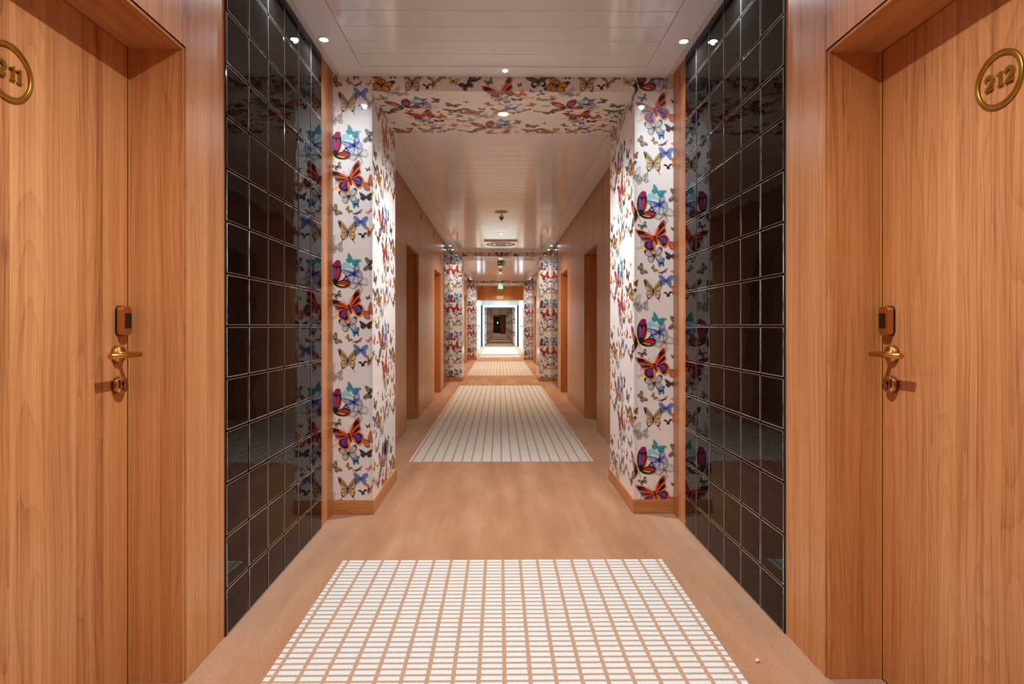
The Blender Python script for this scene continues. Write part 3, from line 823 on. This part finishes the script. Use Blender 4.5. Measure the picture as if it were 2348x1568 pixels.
for s in (-1, 1):
    w_ = 'on the 211 side' if s < 0 else 'on the 212 side'
    for y0, y1, tx in ((-2.2, -1.22, 'walnut door behind the viewer ' + w_), (6.61, 7.58, 'walnut door in the nearer recess past the first arch ' + w_), (9.46, 10.46, 'walnut door in the farther recess before the second arch ' + w_),
                       (15.2, 16.2, 'walnut door just past the second arch ' + w_), (17.5, 18.48, 'walnut door in the narrow recess before the third arch ' + w_)):
        door(s, y0, y1, label=tx)

# ------------------------------------------------------------------ lamps
def spot(parent, x, y, z, power, col, ang=150, blend=0.9, rad=.03):
    L = bpy.data.lights.new('lamp_light', 'SPOT'); L.energy = power; L.color = col; L.spot_size = math.radians(ang); L.spot_blend = blend; L.shadow_soft_size = rad
    o = bpy.data.objects.new('lamp_light', L); C.objects.link(o); o.parent = parent; o.location = (0, 0, -.012); return o
def downlight(x, y, z, r, glow, power, col, label, group, ang=150, blend=.9):
    e = empty('downlight', (x, y, z)); tag(e, label, 'ceiling light', group)
    b = MB(); b.lathe([(r * .72, .002), (r * .74, -.004), (r * .95, -.005), (r, -.002), (r, .001)], (0, 0, 0), (0, 0, 1), M['ring'], 32); b.build('trim_ring', e)
    g = MB(); g.lathe([(.0, -.0025), (r * .73, -.0025)], (0, 0, 0), (0, 0, 1), glow, 24); g.build('lamp_lens', e)
    if power: spot(e, 0, 0, 0, power, col, ang, blend, r * .35)
    return e
NAMES = {0: 'before the first arch', 1: 'before the second arch', 2: 'before the third arch'}
for i, (ya, yb) in enumerate(((2.63, 3.215), (11.45, 12.04), (19.10, 19.72))):
    for s in (-1, 1):
        for j, yy in enumerate((ya, yb)):
            downlight(s * .985, yy, HB, .030, M['glow_side'], P_SIDE, C_SIDE if i == 0 else (1.0, .92, .82),
                      'cool spot %s, %s side, %s the pillar' % (NAMES[i], '211' if s < 0 else '212', 'next to' if j else 'farther from'), 'small cool spots above the tiles')
for p, tx in ((P1, 'first'), (P2, 'second'), (P3, 'third')):
    downlight(0.0, p[0] + .39, HS - .001, .045, M['glow_beam'], P_BEAM if p is P1 else P_BEAM * .62, C_BEAM if p is P1 else (1.0, .86, .70), 'round bright downlight in the underside of the %s butterfly beam' % tx, 'downlights in the butterfly beams')
for y, tx in ((1.1, 'round downlight in the slatted ceiling between doors 211 and 212'), (-2.6, 'added downlight in the slatted ceiling behind the viewer, for ambient light'), (9.95, 'round warm downlight in front of the square air diffuser'),  # lamp behind the viewer is out of view, added for ambient bounce
              (15.6, 'round warm downlight between the exit sign and the domed detector'), (17.4, 'round warm downlight beyond the domed detector'), (22.1, 'round warm downlight just before the wooden header')):
    nr = y < 5
    downlight(0.0, y, HB + .004, .045, M['glow_mid'], P_NEAR if nr else P_MID, C_NEAR if nr else C_MID, tx, 'downlights in the slatted ceiling')
b = MB(); b.lathe([(0, -.006), (.012, -.006), (.017, -.002), (.017, .001)], (0, 0, 0), (0, 0, 1), M['glow_dot'], 20)
o = b.build('sensor_lamp'); o.location = (.008, 3.602, HB); tag(o, 'tiny warm glowing sensor lamp in the white ceiling frame before the first arch', 'sensor')

# ------------------------------------------------------------------ ceiling fittings
def speaker(y):
    e = empty('round_grille', (.0, y, HB + .004)); tag(e, 'flat round perforated grille in the slatted ceiling past the first arch', 'speaker')
    b = MB(); b.lathe([(.078, .0), (.082, -.007), (.092, -.006), (.095, .0)], (0, 0, 0), (0, 0, 1), M['lacquer'], 40); b.build('rim', e)
    g = MB(); g.lathe([(.0, -.004), (.079, -.004)], (0, 0, 0), (0, 0, 1), M['grille'], 40); g.build('grille', e)
speaker(8.08)
def detector(y, r, label, big):
    e = empty('smoke_detector', (.004, y, HB + .004)); tag(e, label, 'detector')
    b = MB(); b.lathe([(r, .001), (r, -.008), (r * .9, -.014), (r * .6, -.016)], (0, 0, 0), (0, 0, 1), M['shade'], 28); b.build('base', e)
    d = MB(); d.lathe([(r * .62, -.012), (r * .62, -.022), (r * .5, -.036), (r * .25, -.044), (0, -.046)], (0, 0, 0), (0, 0, 1), M['shade'], 28); d.build('dome', e)
detector(8.50, .034, 'small brown domed detector beside the round grille', False)
detector(16.42, .055, 'brown domed detector between two warm downlights', True)
def diffuser(y0):
    e = empty('air_diffuser', (0, y0 + .32, HB + .005)); tag(e, 'square white swirl air diffuser hanging below the slats before the second arch', 'air vent')
    b = MB(); hw = .31
    b.box((-hw, -.32, -.028), (hw, .32, -.003), M['slat']); b.build('face_plate', e, bevel=.003)
    for k, (r0, r1) in enumerate(((.275, .235), (.20, .15), (.10, .06))):
        g = MB(); g.lathe([(r0, -.0282), (r0, -.031), ((r0 + r1) / 2, -.0295), (r1, -.033), (r1, -.0282)], (0, 0, 0), (0, 0, 1), M['lacquer'] if k % 2 else M['grille'], 48); g.build('ring', e)
diffuser(10.80)

# ------------------------------------------------------------------ signs
def arrow_man(parent, w, h, y, white):
    """down arrow on the first half, running figure on the second half"""
    a = MB(); q = lambda pts: [(u * w, v * h) for u, v in pts]
    O, X, Z, N = (-w / 2, y, -h), (1, 0, 0), (0, 0, 1), (0, -1, 0)
    a.prism(q([(.25, .12), (.42, .45), (.37, .55), (.29, .38), (.29, .85), (.21, .85), (.21, .38), (.13, .55), (.08, .45)]), O, X, Z, N, .001, white)
    a.build('arrow', parent)
    m_ = MB()
    m_.prism([(u * w, v * h) for u, v in ((.56, .08), (.94, .08), (.94, .92), (.86, .92), (.86, .16), (.56, .16))], O, X, Z, N, .001, white)
    m_.prism(oval(.70 * w, .80 * h, .035 * w), O, X, Z, N, .001, white)
    m_.prism(q([(.62, .66), (.72, .70), (.80, .56), (.76, .50), (.72, .58), (.72, .40), (.80, .22), (.74, .18), (.67, .36), (.62, .24), (.54, .26), (.56, .32), (.60, .32), (.64, .46), (.65, .60), (.60, .58), (.57, .46), (.53, .50)]), O, X, Z, N, .001, white)
    m_.build('running_figure', parent)
def exit_sign(y, w, h, x, label, matg, drop=.0):
    e = empty('exit_sign', (x, y, HB + .004 - drop)); tag(e, label, 'exit sign')
    b = MB(); b.box((-w / 2, 0, -h), (w / 2, .012, 0), matg); b.build('sign_plate', e)
    r = MB(); r.box((-w / 2, -.002, -.0001), (w / 2, .016, drop + .002), M['lacquer']); r.build('mounting_rail', e)
    arrow_man(e, w, h, -.0002, M['signwhite'])
exit_sign(14.1, .178, .112, .015, 'green exit sign with arrow and running figure hanging past the second arch', M['green'], .004)
exit_sign(22.75, .185, .125, .02, 'small pale green exit sign hanging before the wooden header', M['lit'], .010)

# ------------------------------------------------------------------ header wall at the lobby
b = MB()
b.box((-XW, YH, 2.185), (XW, YH + .2, HC), M['wood'])
b.box((-XW, YH, 0), (-.90, YH + .2, 2.185), M['wood']); b.box((.90, YH, 0), (XW, YH + .2, 2.185), M['wood'])
hd = b.build('wall_header', bevel=.002); tag(hd, 'orange lit walnut header over the opening into the white lobby', kind='structure')
c = MB(); c.box((-.155, YH - .05, 2.49), (.135, YH, HC - .03), M['wood']); c.build('closer_box', hd, bevel=.003)
sg = empty('salida_plate', (-.0, YH - .003, 2.30)); sg.name = 'exit_plate'; tag(sg, 'white rounded exit plate lettered SALIDA on the wooden header', 'sign')
b = MB(); b.prism(rounded(.31, .105, .03), (0, 0, 0), (1, 0, 0), (0, 0, 1), (0, -1, 0), .008, M['signwhite']); b.build('plate', sg)
for sx in (-1, 1):
    b = MB(); b.box((sx * .150, -.0095, -.035), (sx * .125, -.008, .035), M['green']); b.build('green_band', sg)
fc = bpy.data.curves.new('lettering', 'FONT'); fc.body = 'SALIDA'; fc.size = .062; fc.align_x = 'CENTER'; fc.align_y = 'CENTER'; fc.extrude = .0008; fc.materials.append(M['green'])
ft = bpy.data.objects.new('lettering_curve', fc)
fo = bpy.data.objects.new('lettering', bpy.data.meshes.new_from_object(ft)); bpy.data.objects.remove(ft); C.objects.link(fo); fo.parent = sg; fo.location = (0, -.009, 0); fo.rotation_euler = (PI / 2, 0, 0)

# ------------------------------------------------------------------ lobby, white and bright
for s in (-1, 1):
    b = MB(); b.box((s * 1.085, YH + .2, 0), (s * 1.2, YL, HC), M['whitewall'])
    o = b.build('wall_lobby'); tag(o, 'white lobby wall on the %s side' % ('211' if s < 0 else '212'), kind='structure')
lw = MB()
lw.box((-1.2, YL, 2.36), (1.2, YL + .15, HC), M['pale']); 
lw.box((-1.2, YL, 0), (-1.0, YL + .15, 2.36), M['dark']); lw.box((1.0, YL, 0), (1.2, YL + .15, 2.36), M['dark'])
o = lw.build('wall_end'); tag(o, 'wall with a veneered header at the far side of the white lobby', kind='structure')
df = MB()
df.box((-.99, YL - .03, 0), (-.875, YL + .16, 2.36), M['whiteframe']); df.box((.875, YL - .03, 0), (.99, YL + .16, 2.36), M['whiteframe']); df.box((-.875, YL - .03, 2.25), (.875, YL + .16, 2.36), M['whiteframe'])
fr = df.build('door_frame', bevel=.004); tag(fr, 'broad white door frame at the end of the bright lobby', kind='structure')
pl = MB(); pl.box((-.955, YL - .034, .88), (-.905, YL - .03, 1.30), M['ring']); pl.build('strike_plate', fr)
for s in (-1, 1):
    kb = MB(); kb.lathe([(.0, 0), (.03, 0), (.03, .01), (.012, .014), (.012, .045), (.03, .055), (.035, .075), (.02, .095), (0, .098)], (s * .90, YH + .1, 1.17), (-s, 0, 0), M['brass'], 24)
    o = kb.build('door_knob', hd)
for yy in (26.0, 29.0, 32.0):
    e = empty('ceiling_panel_light', (0, yy, HC)); tag(e, 'flat cool ceiling light panel in the white lobby, %s' % {26.0: 'just inside the wooden header', 29.0: 'midway across', 32.0: 'before the white door frame'}[yy], 'ceiling light', 'light panels in the lobby ceiling')
    b = MB(); b.box((-.32, -.32, -.02), (.32, .32, 0), M['ring']); b.build('housing', e)
    g = MB(); g.box((-.29, -.29, -.024), (.29, .29, -.0205), M['glow_lobby']); g.build('lamp_lens', e)
    A = bpy.data.lights.new('lamp_light', 'AREA'); A.energy = P_LOBBY; A.color = C_LOBBY; A.size = .58
    ao = bpy.data.objects.new('lamp_light', A); C.objects.link(ao); ao.parent = e; ao.location = (0, 0, -.03)

# ------------------------------------------------------------------ far corridor, papered throughout
seg = 8.4
def far_seg(side, mesh=None):
    s = side
    if s < 0: fs = (0, seg, .088, HC, lambda u, v, q: (-XW + .001 + q, u, v))
    else: fs = (0, seg, .088, HC, lambda u, v, q: (XW - .001 - q, seg - u, v))
    return wallpaper('wall_far', [fs], (.3, 1.4), [((s * XW, 0, 0), (s * 1.3, seg, HC))], False)
FN = ['first', 'second', 'third', 'fourth', 'fifth', 'last']
for s in (-1, 1):
    src = far_seg(s)
    for k in range(6):
        o = src if k == 0 else src.copy()
        if k: C.objects.link(o)
        o.location = (0, YL + .15 + k * seg, 0)
        tag(o, '%s stretch of butterfly papered wall beyond the white door frame, %s side' % (FN[k], '211' if s < 0 else '212'), kind='structure')
    ps = pillar(s, (0.0, .82), 2.2, False, 'x')
    for k, yy in enumerate(FARP):
        o = ps if k == 0 else copy_tree(ps)
        o.location = (0, yy, 0)
        tag(o, '%s butterfly papered pillar beyond the white door frame, %s side' % (FN[k], '211' if s < 0 else '212'), kind='structure')
bs = beam((0.0, .82), (-.4, 2.9), False, 'x')
for k, yy in enumerate(FARP):
    o = bs if k == 0 else copy_tree(bs)
    o.location = (0, yy, 0)
    tag(o, '%s butterfly papered beam beyond the white door frame' % FN[k], kind='structure')
    downlight(0.0, yy + .39, HS - .001, .04, M['glow_mid'], P_FAR, C_FAR, 'dim downlight in the %s butterfly beam beyond the white door frame' % FN[k], 'downlights far down the corridor')
e0 = YL + .15 + 6 * seg
b = MB(); b.box((.10, YE, 0), (XW, YE + .1, HC), M['redpanel']); tag(b.build('wall_red'), 'brick red tiled end panel far down the corridor', kind='structure')
b = MB(); b.box((-1.3, 100, 0), (1.3, 100.2, HC), M['wood']); b.box((-1.3, YE, 0), (-XW, 100, HC), M['wood']); b.box((XW, YE, 0), (1.3, 100, HC), M['wood'])
tag(b.build('wall_far_end'), 'walnut end wall at the very end of the corridor', kind='structure')
b = MB(); b.box((-.79, 99.93, 0), (.15, 99.99, 2.1), M['blackdoor']); dd = b.build('door_20'); tag(dd, 'black glazed door at the very end of the corridor', kind='structure')
b = MB(); b.box((-.74, 99.90, .95), (.10, 99.92, 1.02), M['ring']); b.build('push_bar', dd)
b = MB(); b.box((-.42, 99.90, 1.55), (-.22, 99.92, 1.85), M['lit']); b.build('door_sign', dd)
b = MB(); b.box((.15, 99.9, 0), (.25, 100, 2.2), M['veneer']); b.box((-.89, 99.9, 0), (-.79, 100, 2.2), M['veneer']); b.box((-.79, 99.9, 2.1), (.15, 100, 2.2), M['veneer']); b.build('door_surround', dd)
downlight(0.0, 92.0, HC - .001, .05, M['glow_side'], 170, C_FAR, 'last downlight before the black door at the corridor end', 'downlights far down the corridor')

downlight(0.0, 79.0, HC - .001, .09, M['glow_side'], 130, (1.0, 0.95, 0.88), 'larger white downlight in front of the brick red panel', 'downlights far down the corridor')

# ------------------------------------------------------------------ small wall fittings and litter
for y, z, tx in ((7.85, 2.63, 'above the nearer recess past the first arch'), (9.36, 2.64, 'above the wall between the two recesses')):
    e = empty('wall_slot', (-XW, y, z)); tag(e, 'small black wall slot high up ' + tx, 'wall fitting', 'black wall slots on the 211 side')
    b = MB(); b.box((0, -.03, -.05), (.006, .03, .05), M['black']); b.build('cover', e, bevel=.002)
def socket(x, y, z, nx, label):
    e = empty('wall_socket', (x, y, z)); tag(e, label, 'socket', 'black sockets low on the papered pillars')
    b = MB(); b.box((0, -.042, -.042), (nx * .012, .042, .042), M['black']); b.build('face_plate', e, bevel=.003)
    g = MB(); g.lathe([(.019, .0121), (.019, .014), (.021, .014), (.021, .0121)], (0, 0, 0), (nx, 0, 0), M['shade'], 24); g.build('outlet', e)
socket(-XP + .0015, 4.12, .33, 1, 'black square socket low on the nearest papered pillar, 211 side')
socket(XP - .0015, 12.85, .36, -1, 'black square socket low on the second papered pillar, 212 side')
socket(-XP + .0015, 20.7, .33, 1, 'black square socket low on the third papered pillar, 211 side')
bm = bmesh.new(); bmesh.ops.create_icosphere(bm, subdivisions=2, radius=.0085)
for v in bm.verts: v.co *= 1 + random.uniform(-.38, .3); v.co.z = v.co.z * .7 + .006
me = bpy.data.meshes.new('paper_scrap'); bm.to_mesh(me); bm.free(); me.materials.append(M['paper'])
o = bpy.data.objects.new('paper_scrap', me); C.objects.link(o); o.location = (.88, 2.055, 0); tag(o, 'tiny crumpled pinkish paper scrap on the carpet below door 212 side tiles', 'litter')
